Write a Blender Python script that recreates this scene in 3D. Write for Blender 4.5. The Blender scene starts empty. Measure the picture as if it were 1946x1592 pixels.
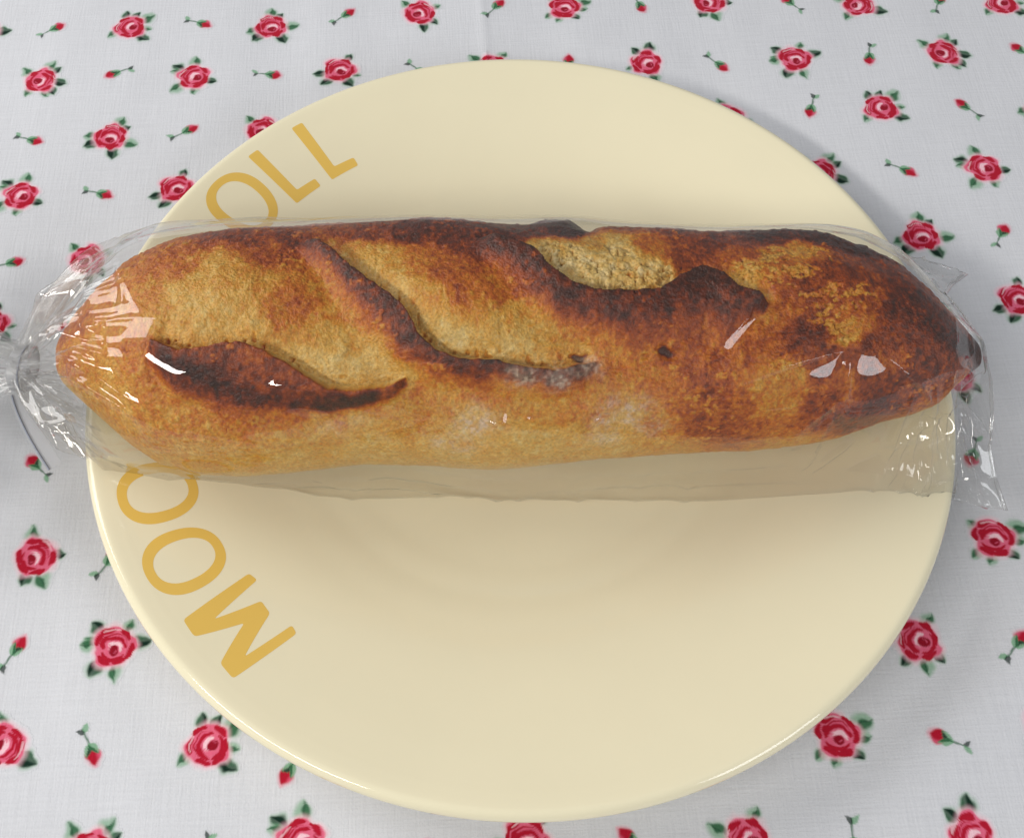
import bpy, bmesh, math, random
import numpy as np
from mathutils import Vector, Matrix
from mathutils.geometry import delaunay_2d_cdt

# ------------------------------------------------------------------ camera, light, exposure
# all building is done in millimetres, MM turns them into metres
MM = 0.001
scene = bpy.context.scene
COL = scene.collection
W_PX, F_PX, CX, CY, HALF_H = 1946.0, 2251.98, 866.97, 723.52, 796.0
PITCH, ROLL, DIST, TX, TY = 1.0422438, -0.0435081, 351.680, -16.700, 8.214
cam_pos = Vector((TX, TY - DIST * math.cos(PITCH), DIST * math.sin(PITCH)))
fwd = Vector((0, math.cos(PITCH), -math.sin(PITCH)))
r0 = Vector((1, 0, 0)); u0 = r0.cross(fwd)
c_, s_ = math.cos(ROLL), math.sin(ROLL)
rgt = c_ * r0 + s_ * u0; upv = -s_ * r0 + c_ * u0
cam = bpy.data.cameras.new('camera')
cam.sensor_width = 36.0; cam.lens = 36.0 * F_PX / W_PX
cam.shift_x = (W_PX / 2 - CX) / W_PX
cam.shift_y = -(HALF_H - CY) / W_PX
cam.clip_start = 0.01; cam.clip_end = 50
cam_o = bpy.data.objects.new('camera', cam); COL.objects.link(cam_o)
m = Matrix((rgt, upv, -fwd)).transposed().to_4x4(); m.translation = cam_pos * MM
cam_o.matrix_world = m
scene.camera = cam_o

world = bpy.data.worlds.new('World'); scene.world = world; world.use_nodes = True
bg = world.node_tree.nodes['Background']
bg.inputs['Color'].default_value = (0.95, 0.965, 1.0, 1); bg.inputs['Strength'].default_value = 0.225


def area(name, loc, target, sx, sy, power, col):
    l = bpy.data.lights.new(name, 'AREA'); l.shape = 'RECTANGLE'; l.size = sx; l.size_y = sy
    l.energy = power; l.color = col
    o = bpy.data.objects.new(name, l); COL.objects.link(o)
    o.location = loc
    o.rotation_euler = (Vector(target) - Vector(loc)).to_track_quat('-Z', 'Y').to_euler()
    return o


area('window_light', (-1.12, 0.50, 0.74), (0, 0, 0.02), 0.70, 0.85, 13.0, (1.0, 0.985, 0.97))
area('ceiling_lamp', (-0.80, -0.64, 0.95), (0, 0, 0.02), 0.75, 0.10, 8.5, (1.0, 0.965, 0.91))
area('side_window', (0.80, -0.80, 0.74), (0, 0, 0.02), 0.45, 0.45, 5.0, (0.95, 0.97, 1.0))

scene.view_settings.view_transform = 'Standard'
scene.view_settings.look = 'None'
scene.view_settings.exposure = -0.08
scene.view_settings.gamma = 1.0
scene.render.engine = 'CYCLES'
scene.cycles.max_bounces = 12
scene.cycles.transparent_max_bounces = 24
scene.cycles.use_denoising = True
scene.cycles.caustics_reflective = False
scene.cycles.caustics_refractive = False


# ------------------------------------------------------------------ helpers
def lin(c):
    c = np.asarray(c, float) / 255.0
    return np.where(c <= 0.04045, c / 12.92, ((c + 0.055) / 1.055) ** 2.4)


def hash3(ix, iy, iz, seed):
    h = (ix.astype(np.int64) * 374761393 + iy.astype(np.int64) * 668265263 + iz.astype(np.int64) * 2147483647 + seed * 974634777) & 0xFFFFFFFF
    h = ((h ^ (h >> 13)) * 1274126177) & 0xFFFFFFFF
    h = ((h ^ (h >> 16)) * 2246822519) & 0xFFFFFFFF
    h = h ^ (h >> 15)
    return (h & 0xFFFFFF) / float(0xFFFFFF)


def vnoise(x, y, z=None, scale=1.0, seed=0):
    """smooth value noise in -1..1; scale is the size of one cell"""
    x = np.asarray(x, float) / scale; y = np.asarray(y, float) / scale
    z = np.zeros_like(x) if z is None else np.asarray(z, float) / scale
    fx, fy, fz = np.floor(x), np.floor(y), np.floor(z)
    tx, ty, tz = x - fx, y - fy, z - fz
    tx = tx * tx * tx * (tx * (tx * 6 - 15) + 10); ty = ty * ty * ty * (ty * (ty * 6 - 15) + 10); tz = tz * tz * tz * (tz * (tz * 6 - 15) + 10)
    r = 0
    for dx in (0, 1):
        wx = tx if dx else 1 - tx
        for dy in (0, 1):
            wy = ty if dy else 1 - ty
            for dz in (0, 1):
                wz = tz if dz else 1 - tz
                r = r + wx * wy * wz * hash3(fx + dx, fy + dy, fz + dz, seed)
    return r * 2 - 1


def fbm(x, y, z=None, scale=1.0, seed=0, octv=3, gain=0.55):
    r = 0; a = 1.0; t = 0
    for k in range(octv):
        r = r + a * vnoise(x, y, z, scale / 2 ** k, seed + 17 * k); t += a; a *= gain
    return r / t


def sstep(a, b, x):
    t = np.clip((np.asarray(x, float) - a) / (b - a), 0, 1)
    return t * t * (3 - 2 * t)


def mesh_np(name, verts, faces, mat, parent=None, smooth=True, colors=None):
    me = bpy.data.meshes.new(name)
    verts = np.asarray(verts, np.float32) * MM
    faces = np.asarray(faces, np.int32)
    k = faces.shape[1]
    me.vertices.add(len(verts)); me.vertices.foreach_set('co', verts.ravel())
    me.loops.add(faces.size); me.loops.foreach_set('vertex_index', faces.ravel())
    me.polygons.add(len(faces)); me.polygons.foreach_set('loop_start', np.arange(0, faces.size, k, dtype=np.int32))
    me.update(calc_edges=True)
    me.polygons.foreach_set('use_smooth', np.full(len(faces), smooth))
    if colors is not None:
        at = me.color_attributes.new('Col', 'FLOAT_COLOR', 'POINT')
        c4 = np.ones((len(verts), 4), np.float32); c4[:, :3] = colors
        at.data.foreach_set('color', c4.ravel())
    me.validate()
    me.materials.append(mat)
    o = bpy.data.objects.new(name, me); COL.objects.link(o)
    if parent is not None:
        o.parent = parent
    return o


def grid_faces(n, mm, wrap=False):
    i = np.arange(n - 1)[:, None]
    j = np.arange(mm if wrap else mm - 1)[None, :]
    jn = (j + 1) % mm
    a = i * mm + j; b = i * mm + jn; c = (i + 1) * mm + jn; d = (i + 1) * mm + j
    return np.stack([a, b, c, d], -1).reshape(-1, 4)


def tag(o, label, cat):
    o['label'] = label; o['category'] = cat
    return o


def empty(name, loc):
    o = bpy.data.objects.new(name, None); COL.objects.link(o)
    o.empty_display_size = 0.02
    o.location = Vector(loc) * MM
    return o


def mat_new(name):
    mt = bpy.data.materials.new(name); mt.use_nodes = True
    nt = mt.node_tree
    return mt, nt, nt.nodes, nt.links, nt.nodes['Principled BSDF']


# ------------------------------------------------------------------ materials
def cloth_material(name, printed):
    mt, nt, N, Lk, P = mat_new(name)
    geo = N.new('ShaderNodeNewGeometry')

    def streak(sx, sy, det):
        mp = N.new('ShaderNodeMapping'); mp.inputs['Scale'].default_value = (sx, sy, 1)
        Lk.new(geo.outputs['Position'], mp.inputs['Vector'])
        t = N.new('ShaderNodeTexNoise'); t.inputs['Scale'].default_value = 1.0; t.inputs['Detail'].default_value = det
        Lk.new(mp.outputs['Vector'], t.inputs['Vector'])
        return t.outputs['Fac']
    a = streak(1500, 70, 3); b = streak(80, 1500, 3); c = streak(1700, 1700, 2); d = streak(25, 25, 2)

    def mathn(op, x, y):
        n = N.new('ShaderNodeMath'); n.operation = op
        for k, v in ((0, x), (1, y)):
            if isinstance(v, (int, float)):
                n.inputs[k].default_value = v
            else:
                Lk.new(v, n.inputs[k])
        return n.outputs[0]
    weave = mathn('ADD', mathn('ADD', a, b), mathn('MULTIPLY', c, 0.8))      # about 1.4
    fac = mathn('ADD', mathn('MULTIPLY', mathn('SUBTRACT', weave, 1.4), 0.13), mathn('ADD', mathn('MULTIPLY', mathn('SUBTRACT', d, 0.5), 0.05), 0.985))
    mix = N.new('ShaderNodeMix'); mix.data_type = 'RGBA'; mix.blend_type = 'MULTIPLY'; mix.inputs['Factor'].default_value = 1.0
    if printed:
        at = N.new('ShaderNodeAttribute'); at.attribute_name = 'Col'
        Lk.new(at.outputs['Color'], mix.inputs[6])
    else:
        mix.inputs[6].default_value = (*CLOTH, 1)
    Lk.new(fac, mix.inputs[7])
    Lk.new(mix.outputs[2], P.inputs['Base Color'])
    P.inputs['Roughness'].default_value = 0.95
    P.inputs['Specular IOR Level'].default_value = 0.15
    P.inputs['Sheen Weight'].default_value = 0.08
    bp = N.new('ShaderNodeBump'); bp.inputs['Strength'].default_value = 0.35; bp.inputs['Distance'].default_value = 0.0003
    Lk.new(weave, bp.inputs['Height']); Lk.new(bp.outputs['Normal'], P.inputs['Normal'])
    return mt


CLOTH = (0.71, 0.722, 0.757)
M_cloth = cloth_material('tablecloth_cotton', False)
M_print = cloth_material('printed_cotton', True)


def glaze(name, col, var):
    mt, nt, N, Lk, P = mat_new(name)
    tc = N.new('ShaderNodeNewGeometry')
    t = N.new('ShaderNodeTexNoise'); t.inputs['Scale'].default_value = 38; t.inputs['Detail'].default_value = 4
    Lk.new(tc.outputs['Position'], t.inputs['Vector'])
    rp = N.new('ShaderNodeMapRange'); rp.inputs['To Min'].default_value = 1 - var; rp.inputs['To Max'].default_value = 1 + var * 0.6
    Lk.new(t.outputs['Fac'], rp.inputs['Value'])
    mix = N.new('ShaderNodeMix'); mix.data_type = 'RGBA'; mix.blend_type = 'MULTIPLY'; mix.inputs['Factor'].default_value = 1.0
    mix.inputs[6].default_value = (*col, 1); Lk.new(rp.outputs[0], mix.inputs[7])
    Lk.new(mix.outputs[2], P.inputs['Base Color'])
    P.inputs['Roughness'].default_value = 0.07
    P.inputs['Specular IOR Level'].default_value = 0.5
    t2 = N.new('ShaderNodeTexNoise'); t2.inputs['Scale'].default_value = 160; t2.inputs['Detail'].default_value = 2
    Lk.new(tc.outputs['Position'], t2.inputs['Vector'])
    bp = N.new('ShaderNodeBump'); bp.inputs['Strength'].default_value = 0.05; bp.inputs['Distance'].default_value = 0.0005
    Lk.new(t2.outputs['Fac'], bp.inputs['Height']); Lk.new(bp.outputs['Normal'], P.inputs['Normal'])
    return mt


M_plate = glaze('cream_glaze', (0.91, 0.84, 0.60), 0.03)
M_letter = glaze('ochre_print', (0.86, 0.57, 0.125), 0.05)


def crust_material():
    mt, nt, N, Lk, P = mat_new('baked_crust')
    at = N.new('ShaderNodeAttribute'); at.attribute_name = 'Col'
    geo = N.new('ShaderNodeNewGeometry')
    t = N.new('ShaderNodeTexNoise'); t.inputs['Scale'].default_value = 1500; t.inputs['Detail'].default_value = 3
    Lk.new(geo.outputs['Position'], t.inputs['Vector'])
    rp = N.new('ShaderNodeMapRange'); rp.inputs['From Min'].default_value = 0.25; rp.inputs['From Max'].default_value = 0.75
    rp.inputs['To Min'].default_value = 0.72; rp.inputs['To Max'].default_value = 1.24
    Lk.new(t.outputs['Fac'], rp.inputs['Value'])
    mix = N.new('ShaderNodeMix'); mix.data_type = 'RGBA'; mix.blend_type = 'MULTIPLY'; mix.inputs['Factor'].default_value = 1.0
    Lk.new(at.outputs['Color'], mix.inputs[6]); Lk.new(rp.outputs[0], mix.inputs[7])
    Lk.new(mix.outputs[2], P.inputs['Base Color'])
    P.inputs['Roughness'].default_value = 0.42
    P.inputs['Specular IOR Level'].default_value = 0.5
    P.inputs['Subsurface Weight'].default_value = 0.08
    P.inputs['Subsurface Radius'].default_value = (1.0, 0.45, 0.2)
    P.inputs['Subsurface Scale'].default_value = 0.001
    bp = N.new('ShaderNodeBump'); bp.inputs['Strength'].default_value = 0.75; bp.inputs['Distance'].default_value = 0.0006
    Lk.new(t.outputs['Fac'], bp.inputs['Height']); Lk.new(bp.outputs['Normal'], P.inputs['Normal'])
    return mt


M_crust = crust_material()


def film_material(name, haze, gloss, rough):
    mt = bpy.data.materials.new(name); mt.use_nodes = True
    nt = mt.node_tree; N = nt.nodes; Lk = nt.links
    for n in list(N):
        if n.type != 'OUTPUT_MATERIAL':
            N.remove(n)
    out = [n for n in N if n.type == 'OUTPUT_MATERIAL'][0]
    geo = N.new('ShaderNodeNewGeometry')
    ior = N.new('ShaderNodeMapRange'); ior.inputs['To Min'].default_value = 1.5; ior.inputs['To Max'].default_value = 1 / 1.5
    Lk.new(geo.outputs['Backfacing'], ior.inputs['Value'])
    fr = N.new('ShaderNodeFresnel'); Lk.new(ior.outputs[0], fr.inputs['IOR'])
    # the film shows the reflection of both of its faces
    ml = N.new('ShaderNodeMath'); ml.operation = 'MULTIPLY'; ml.use_clamp = True; ml.inputs[1].default_value = gloss
    Lk.new(fr.outputs[0], ml.inputs[0])
    tr = N.new('ShaderNodeBsdfTransparent'); tr.inputs['Color'].default_value = (0.985, 0.985, 0.98, 1)
    gl = N.new('ShaderNodeBsdfGlossy'); gl.inputs['Roughness'].default_value = rough
    df = N.new('ShaderNodeBsdfDiffuse'); df.inputs['Color'].default_value = (0.85, 0.86, 0.88, 1)
    tl = N.new('ShaderNodeBsdfTranslucent'); tl.inputs['Color'].default_value = (0.85, 0.86, 0.88, 1)
    m0 = N.new('ShaderNodeMixShader'); m0.inputs[0].default_value = 0.5
    Lk.new(df.outputs[0], m0.inputs[1]); Lk.new(tl.outputs[0], m0.inputs[2])
    m1 = N.new('ShaderNodeMixShader'); m1.inputs[0].default_value = haze if haze else 0.0
    if not haze:                                                 # crinkled stretches of the film scatter more
        at = N.new('ShaderNodeAttribute'); at.attribute_name = 'Col'; Lk.new(at.outputs['Fac'], m1.inputs[0])
    Lk.new(tr.outputs[0], m1.inputs[1]); Lk.new(m0.outputs[0], m1.inputs[2])
    m2 = N.new('ShaderNodeMixShader'); Lk.new(ml.outputs[0], m2.inputs[0])
    Lk.new(m1.outputs[0], m2.inputs[1]); Lk.new(gl.outputs[0], m2.inputs[2])
    Lk.new(m2.outputs[0], out.inputs['Surface'])
    return mt


M_film = film_material('clear_film', None, 1.25, 0.025)
M_bright_edge = film_material('bright_edge_film', 0.12, 2.2, 0.08)  # extra haze and gloss put in so the edge shows as a bright line
M_tie = film_material('tie_plastic', 0.72, 1.5, 0.15)


def plain(name, col, rough, metal=0.0):
    mt, nt, N, Lk, P = mat_new(name)
    t = N.new('ShaderNodeTexNoise'); t.inputs['Scale'].default_value = 900
    g = N.new('ShaderNodeNewGeometry'); Lk.new(g.outputs['Position'], t.inputs['Vector'])
    rp = N.new('ShaderNodeMapRange'); rp.inputs['To Min'].default_value = 0.85; rp.inputs['To Max'].default_value = 1.1
    Lk.new(t.outputs['Fac'], rp.inputs['Value'])
    mix = N.new('ShaderNodeMix'); mix.data_type = 'RGBA'; mix.blend_type = 'MULTIPLY'; mix.inputs['Factor'].default_value = 1.0
    mix.inputs[6].default_value = (*col, 1); Lk.new(rp.outputs[0], mix.inputs[7])
    Lk.new(mix.outputs[2], P.inputs['Base Color'])
    P.inputs['Roughness'].default_value = rough; P.inputs['Metallic'].default_value = metal
    return mt


M_wire = plain('tie_wire', (0.30, 0.32, 0.38), 0.45, 0.3)


# ------------------------------------------------------------------ the tablecloth and its printed flowers
def cloth_z(x, y):
    x = np.asarray(x, float); y = np.asarray(y, float)
    far = sstep(112, 150, np.hypot(x, y))                     # pressed flat under the plate
    z = far * (1.0 * vnoise(x, y, None, 70, 5) + 0.45 * vnoise(x * 1.6, y * 0.45, None, 30, 6) + 0.22 * vnoise(x * 0.5 + y * 0.5, y - x, None, 24, 7))
    dr = ((x - 83) * -23 + (y + 113) * 35) / 41.9                 # soft ridge added to give a diagonal light-to-dark boundary, near right corner
    z = z + 1.6 * np.exp(-(dr / 11) ** 2) * sstep(60, 110, x) * sstep(112, 150, np.hypot(x, y))
    xc = -1.5 - 0.02 * (y - 160)
    d = x - xc
    z = z + 0.55 * np.exp(-np.abs(d) / 1.6) * sstep(112, 140, y)                 # ironed fold line
    z = z + 2.2 * np.exp(-(((x - 172) / 16) ** 2 + ((y - 172) / 9) ** 2))        # small pucker added to stand in for soft shade at the far corner
    return z


gx = np.linspace(-330, 330, 441); gy = np.linspace(-260, 330, 394)
X, Y = np.meshgrid(gx, gy, indexing='ij')
cloth = mesh_np('tablecloth', np.stack([X, Y, cloth_z(X, Y)], -1).reshape(-1, 3), grid_faces(len(gx), len(gy))[:, ::-1].copy()[:, ::-1], M_cloth)
if cloth.data.polygons[0].normal.z < 0:
    cloth.data.flip_normals()
tag(cloth, 'white cotton tablecloth printed with small red roses and rosebuds under the plate', 'tablecloth')


def over(base, cov, colour, alpha, jitter=None):
    """lay a brush mark over the paint (base colour, coverage)"""
    a = alpha[..., None]
    base[:] = base * (1 - a) + np.asarray(colour) * a
    cov[:] = np.maximum(cov, alpha)


def leaf_mask(px, py, ox, oy, ang, ln, wd, soft=0.12):
    c, s = math.cos(ang), math.sin(ang)
    u = ((px - ox) * c + (py - oy) * s) / ln; v = (-(px - ox) * s + (py - oy) * c) / wd
    prof = np.where((u > 0) & (u < 1), np.sin(np.pi * np.clip(u, 0, 1) ** 0.8) ** 0.85, 0)
    return sstep(-soft, soft, prof * 0.5 - np.abs(v)) * ((u > 0) & (u < 1)), u, v


def arc_mask(px, py, cx, cy, R, wid, a0, a1, soft=0.12):
    r = np.hypot(px - cx, py - cy); a = np.arctan2(py - cy, px - cx)
    mid = 0.5 * (a0 + a1); half = 0.5 * abs(a1 - a0)
    da = (a - mid + np.pi) % (2 * np.pi) - np.pi
    w = wid * np.sqrt(np.clip(1 - (da / half) ** 2, 0, 1))
    return sstep(-soft, soft, w * 0.5 - np.abs(r - R)) * (np.abs(da) < half)


RED, RED2, PINK, PALE = lin((182, 22, 48)), lin((150, 14, 38)), lin((228, 98, 130)), lin((250, 205, 215))
G_DARK, G_MID, G_PALE = lin((12, 44, 32)), lin((40, 98, 62)), lin((122, 172, 134))


def paint_rose(seed, n=72, half=10.5):
    rg = random.Random(seed)
    q = np.linspace(-half, half, n); px, py = np.meshgrid(q, q, indexing='ij')
    wx = px + 0.35 * vnoise(px, py, None, 1.6, seed + 3); wy = py + 0.35 * vnoise(px, py, None, 1.6, seed + 4)
    base = np.tile(np.array(CLOTH), (n, n, 1)); cov = np.zeros((n, n))
    # leaves in loose pairs round the flower
    k = rg.choice((3, 4)); a0 = rg.uniform(0, 6.28)
    for i in range(k):
        a = a0 + i * 2 * math.pi / k + rg.uniform(-0.35, 0.35)
        for j in range(rg.choice((1, 2, 2))):
            aa = a + (j * 0.75 - 0.3) + rg.uniform(-0.15, 0.15)
            ox, oy = 4.0 * math.cos(aa), 4.0 * math.sin(aa)
            ln = rg.uniform(3.2, 5.2); wd = ln * rg.uniform(0.55, 0.7); ga = aa + rg.uniform(-0.35, 0.35)
            kind = rg.random()
            mk, u, v = leaf_mask(wx, wy, ox, oy, ga, ln * 1.06, wd * 1.25, 0.25)
            over(base, cov, G_PALE, mk * 0.75)
            mk, u, v = leaf_mask(wx, wy, ox, oy, ga, ln, wd)
            if kind < 0.5:
                over(base, cov, G_DARK, mk * (0.75 + 0.25 * sstep(0.1, -0.1, v)))
                over(base, cov, G_MID, mk * sstep(0.1, 0.4, v) * 0.6)
            else:
                over(base, cov, G_MID, mk * sstep(0.15, -0.05, v + 0.12 * np.sin(u * 9)) * 0.9)
                over(base, cov, G_DARK, mk * sstep(0.07, 0.0, np.abs(v + 0.03)) * 0.55)
    # flower: soft pink ground, red petals, pale edges
    r = np.hypot(wx, wy * 1.04); a = np.arctan2(wy, wx)
    edge = 4.9 + 0.35 * np.sin(a * 5 + seed) + 0.3 * np.sin(a * 3 + seed * 2.1)
    over(base, cov, lin((246, 196, 208)), 0.75 * sstep(edge + 1.5, edge - 0.3, r))
    over(base, cov, PINK, sstep(edge + 0.25, edge - 0.35, r) * 0.95)
    rot = rg.uniform(0, 6.28); cr, sr = math.cos(rot), math.sin(rot)
    qx, qy = wx * cr + wy * sr, -wx * sr + wy * cr
    ox, oy = 0.7, 0.9                                            # heart of the rose sits off centre
    for i in range(6):                                           # outer petals
        aa = i * 1.047 + rg.uniform(-0.25, 0.25)
        over(base, cov, RED, arc_mask(qx, qy, 0, 0, 4.05 + rg.uniform(-0.2, 0.2), 1.35, aa - 0.46, aa + 0.46))
    over(base, cov, RED, arc_mask(qx, qy, ox * .3, oy * .3, 2.75, 1.7, 2.3, 5.6))
    over(base, cov, RED, arc_mask(qx, qy, ox * .3, oy * .3, 2.9, 1.0, -0.5, 1.9))
    over(base, cov, PINK, arc_mask(qx, qy, ox * .5, oy * .5, 3.25, 0.5, 2.5, 4.4) * 0.9)
    over(base, cov, PALE, arc_mask(qx, qy, ox, oy, 1.75, 0.95, 2.4, 5.3))
    over(base, cov, PINK, arc_mask(qx, qy, ox, oy, 1.8, 0.6, 4.4, 6.4) * 0.8)
    over(base, cov, RED2, sstep(0.15, -0.15, np.hypot(qx - ox, (qy - oy) * 0.9) - 1.15))
    over(base, cov, PINK, arc_mask(qx, qy, ox - 0.2, oy, 0.55, 0.3, 0.5, 2.6) * 0.7)
    over(base, cov, PALE, arc_mask(qx, qy, -0.4, -0.6, 3.5, 0.45, 3.4, 4.6) * 0.7)
    return q, base, cov


def paint_bud(seed, n=44, half=6.2):
    rg = random.Random(seed)
    q = np.linspace(-half, half, n); px, py = np.meshgrid(q, q, indexing='ij')
    wx = px + 0.25 * vnoise(px, py, None, 1.3, seed + 3); wy = py + 0.25 * vnoise(px, py, None, 1.3, seed + 4)
    base = np.tile(np.array(CLOTH), (n, n, 1)); cov = np.zeros((n, n))
    bend = rg.uniform(-0.35, 0.35)
    mk, u, v = leaf_mask(wx, wy, 0.9, 0, 0, 4.0, 3.3, 0.25); over(base, cov, PINK, mk * 0.6)
    stem = sstep(0.42, 0.1, np.abs(wy - bend * 0.35 * wx)) * (wx < 0.3) * (wx > -4.4)
    over(base, cov, G_MID, stem * 0.8)
    for aa, ln, c in ((2.5 + bend, 2.4, G_PALE), (3.9 + bend, 2.0, G_DARK)):
        mk, u, v = leaf_mask(wx, wy, -3.2, -1.1 * bend, aa, ln, 1.2); over(base, cov, c, mk * 0.85)
    mk, u, v = leaf_mask(wx, wy, 0.5, 0, 0, 3.7, 3.3); over(base, cov, RED, mk)
    over(base, cov, PINK, mk * sstep(0.1, 0.4, v) * 0.8)
    for s in (-1, 1):
        mk, u, v = leaf_mask(wx, wy, -0.7, 0, s * 0.45, 3.2, 1.5); over(base, cov, G_PALE, mk * 0.9)
        over(base, cov, G_DARK if s < 0 else G_MID, mk * sstep(0.05, -0.1, v * s) * 0.9)
    return q, base, cov


def motif(name, painted, x, y, rot, sc):
    q, base, cov = painted
    n = len(q)
    lx, ly = np.meshgrid(q, q, indexing='ij')
    c, s = math.cos(rot), math.sin(rot)
    wx = x + sc * (lx * c - ly * s); wy = y + sc * (lx * s + ly * c)
    v = np.stack([wx, wy, cloth_z(wx, wy) + 0.04], -1).reshape(-1, 3)
    f = grid_faces(n, n)
    cv = cov.ravel()
    f = f[cv[f].max(1) > 0.02]
    used = np.unique(f); idx = np.full(n * n, -1); idx[used] = np.arange(len(used))
    o = mesh_np(name, v[used], idx[f], M_print, cloth, True, base.reshape(-1, 3)[used])
    if o.data.polygons[0].normal.z < 0:
        o.data.flip_normals()
    return o


ROSE = {(0, 0): (-129.2, 162.3), (2, 0): (-78.2, 160.2), (4, 0): (-24.2, 163.4), (6, 0): (28.2, 162.6), (8, 0): (80.7, 162.1), (10, 0): (133.5, 156.4), (12, 0): (184.5, 154.5), (-1, 1): (-158.3, 138.1), (1, 1): (-104.4, 136.6), (3, 1): (-53.0, 136.9), (9, 1): (106.0, 131.4), (11, 1): (157.8, 131.1), (7, 1): (54.6, 133.2), (0, 2): (-130.7, 110.1), (10, 2): (130.7, 106.9), (-1, 3): (-158.0, 86.3), (1, 3): (-106.4, 86.5), (11, 3): (158.2, 79.1), (0, 4): (-132.5, 59.0), (10, 4): (131.6, 53.0), (0, 8): (-134.5, -42.0), (10, 8): (127.2, -49.0), (1, 9): (-110.1, -68.5), (9, 9): (100.9, -76.2), (2, 10): (-83.2, -95.2), (0, 10): (-135.4, -93.0), (8, 10): (75.0, -99.4), (3, 11): (-59.2, -119.3), (9, 11): (102.4, -124.7), (7, 11): (48.7, -123.5), (5, 11): (-4.7, -121.5), (11, 5): (155.2, 27.7)}
BUD = {(-1, 0): (-157.8, 163.2), (1, 0): (-104.3, 163.2), (3, 0): (-51.9, 163.5), (5, 0): (3.1, 163.6), (7, 0): (55.2, 162.8), (9, 0): (109.8, 158.4), (11, 0): (162.1, 155.7), (0, 1): (-131.1, 140.2), (2, 1): (-78.3, 137.1), (8, 1): (79.1, 132.0), (10, 1): (132.1, 131.9), (-1, 2): (-158.5, 111.0), (1, 2): (-105.6, 111.0), (9, 2): (107.9, 109.4), (11, 2): (159.8, 105.2), (0, 3): (-131.9, 86.0), (10, 3): (131.7, 80.1), (-1, 4): (-157.6, 58.7), (11, 4): (156.3, 52.1), (0, 7): (-137.7, -14.8), (1, 8): (-114.3, -44.8), (0, 9): (-136.7, -68.9), (10, 9): (124.7, -79.1), (1, 10): (-113.2, -94.4), (9, 10): (101.9, -102.3), (3, 10): (-61.9, -101.2)}
# direction in which each bud points (degrees, seen from above)
BUD_DIR = {(-1, 0): 25, (1, 0): -25, (3, 0): 40, (5, 0): 50, (7, 0): -70, (9, 0): 120, (11, 0): 60, (0, 1): 205, (2, 1): -15, (8, 1): -50, (10, 1): -100, (11, 1): 150, (-1, 2): -20, (1, 2): 30, (9, 2): -110, (11, 2): 130, (0, 3): -20, (10, 3): -35, (-1, 4): 15, (11, 4): 50, (0, 7): 130, (1, 8): 60, (0, 9): 60, (10, 9): 45, (1, 10): -65, (9, 10): 150, (3, 10): 240}
rose_art = [paint_rose(s) for s in (11, 23, 37, 41, 58, 62, 77, 83, 95, 104, 118, 129)]
bud_art = [paint_bud(s) for s in (7, 19, 31, 44, 52)]
la = -0.0228; cl, sl = math.cos(la), math.sin(la)
rg = random.Random(4)
for j in range(-2, 13):
    for i in range(-2, 14):
        a, b = 26.35 * (i - 5), -25.7 * (j - 5)
        x, y = -1.46 + cl * a - sl * b, 31.7 + sl * a + cl * b
        rose = (i + j) % 2 == 0
        x, y = (ROSE if rose else BUD).get((i, j), (x, y))
        jit = rg.uniform(-0.25, 0.25)
        if math.hypot(x, y) < 100 or x < -185 or x > 212 or y > 200 or y < -150:
            continue
        if (i, j) == (0, 6):
            continue
        if rose:
            key = ((i + j) // 2 * 2 + (j % 2)) % 12
            motif('printed_rose', rose_art[key], x, y, (key * 1.9 + jit) % 6.28, 1.14)
        else:
            motif('printed_rosebud', bud_art[(i + 2 * j) % 5], x, y, math.radians(BUD_DIR.get((i, j), (i * 67 + j * 41) % 360)), 1.16)

# ------------------------------------------------------------------ the plate
PR = np.array([0, 52, 62, 72, 82, 92, 104, 113, 117.0]); PZ = np.array([4.6, 4.8, 5.8, 7.9, 10.5, 13.1, 16.3, 18.5, 19.35])


def plate_z(r):
    return np.interp(r, PR, PZ, right=19.35)


rr = np.concatenate([np.linspace(0.01, 50, 12), np.linspace(53, 117, 90)])
ker = np.exp(-np.linspace(-2, 2, 17) ** 2); ker /= ker.sum()
dens = np.linspace(0, 117, 600); zs = np.convolve(np.pad(plate_z(dens), 24, mode='edge'), np.repeat(ker, 2) / 2, mode='same')[24:-24]
zs[-20:] = plate_z(dens[-20:]); PRS, PZS = dens, zs
prof = [(r, float(np.interp(r, PRS, PZS))) for r in rr]
prof = [p for p in prof if p[0] < 116.6]
for k in range(29):                                             # rounded lip
    a = math.radians(98 - k * 7)
    prof.append((117.6 + 2.4 * math.cos(a), 16.98 + 2.4 * math.sin(a)))
prof += [(115, 13.9), (100, 10.3), (84, 6.6), (76, 4.6), (73, 3.4), (71.5, 1.0), (70.5, 0.45), (68.5, 0.45), (67.5, 1.2), (66, 2.2), (40, 2.6), (0.01, 2.6)]
prof = np.array(prof); na = 256
ang = np.arange(na) / na * 2 * np.pi
V = np.stack([prof[:, 0][:, None] * np.cos(ang), prof[:, 0][:, None] * np.sin(ang), np.repeat(prof[:, 1][:, None], na, 1)], -1).reshape(-1, 3)
plate = empty('plate', (0, 0, 0))
tag(plate, 'round cream ceramic plate with ochre lettering round its left rim', 'plate')
pb = mesh_np('plate_body', V, grid_faces(len(prof), na, True), M_plate, plate)
if pb.data.polygons[30 * na].normal.z < 0:
    pb.data.flip_normals()


def on_plate(u, v, phi, lift=0.03):
    """letter space (u right, v up from the letter's foot, mm) laid on the rim at angle phi (clockwise text)"""
    r = R_IN + np.asarray(v, float)
    a = math.radians(phi) - np.asarray(u, float) / 103.0
    return np.stack([r * np.cos(a), r * np.sin(a), np.interp(r, PRS, PZS) + lift], -1)


R_IN = 92.6


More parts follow.
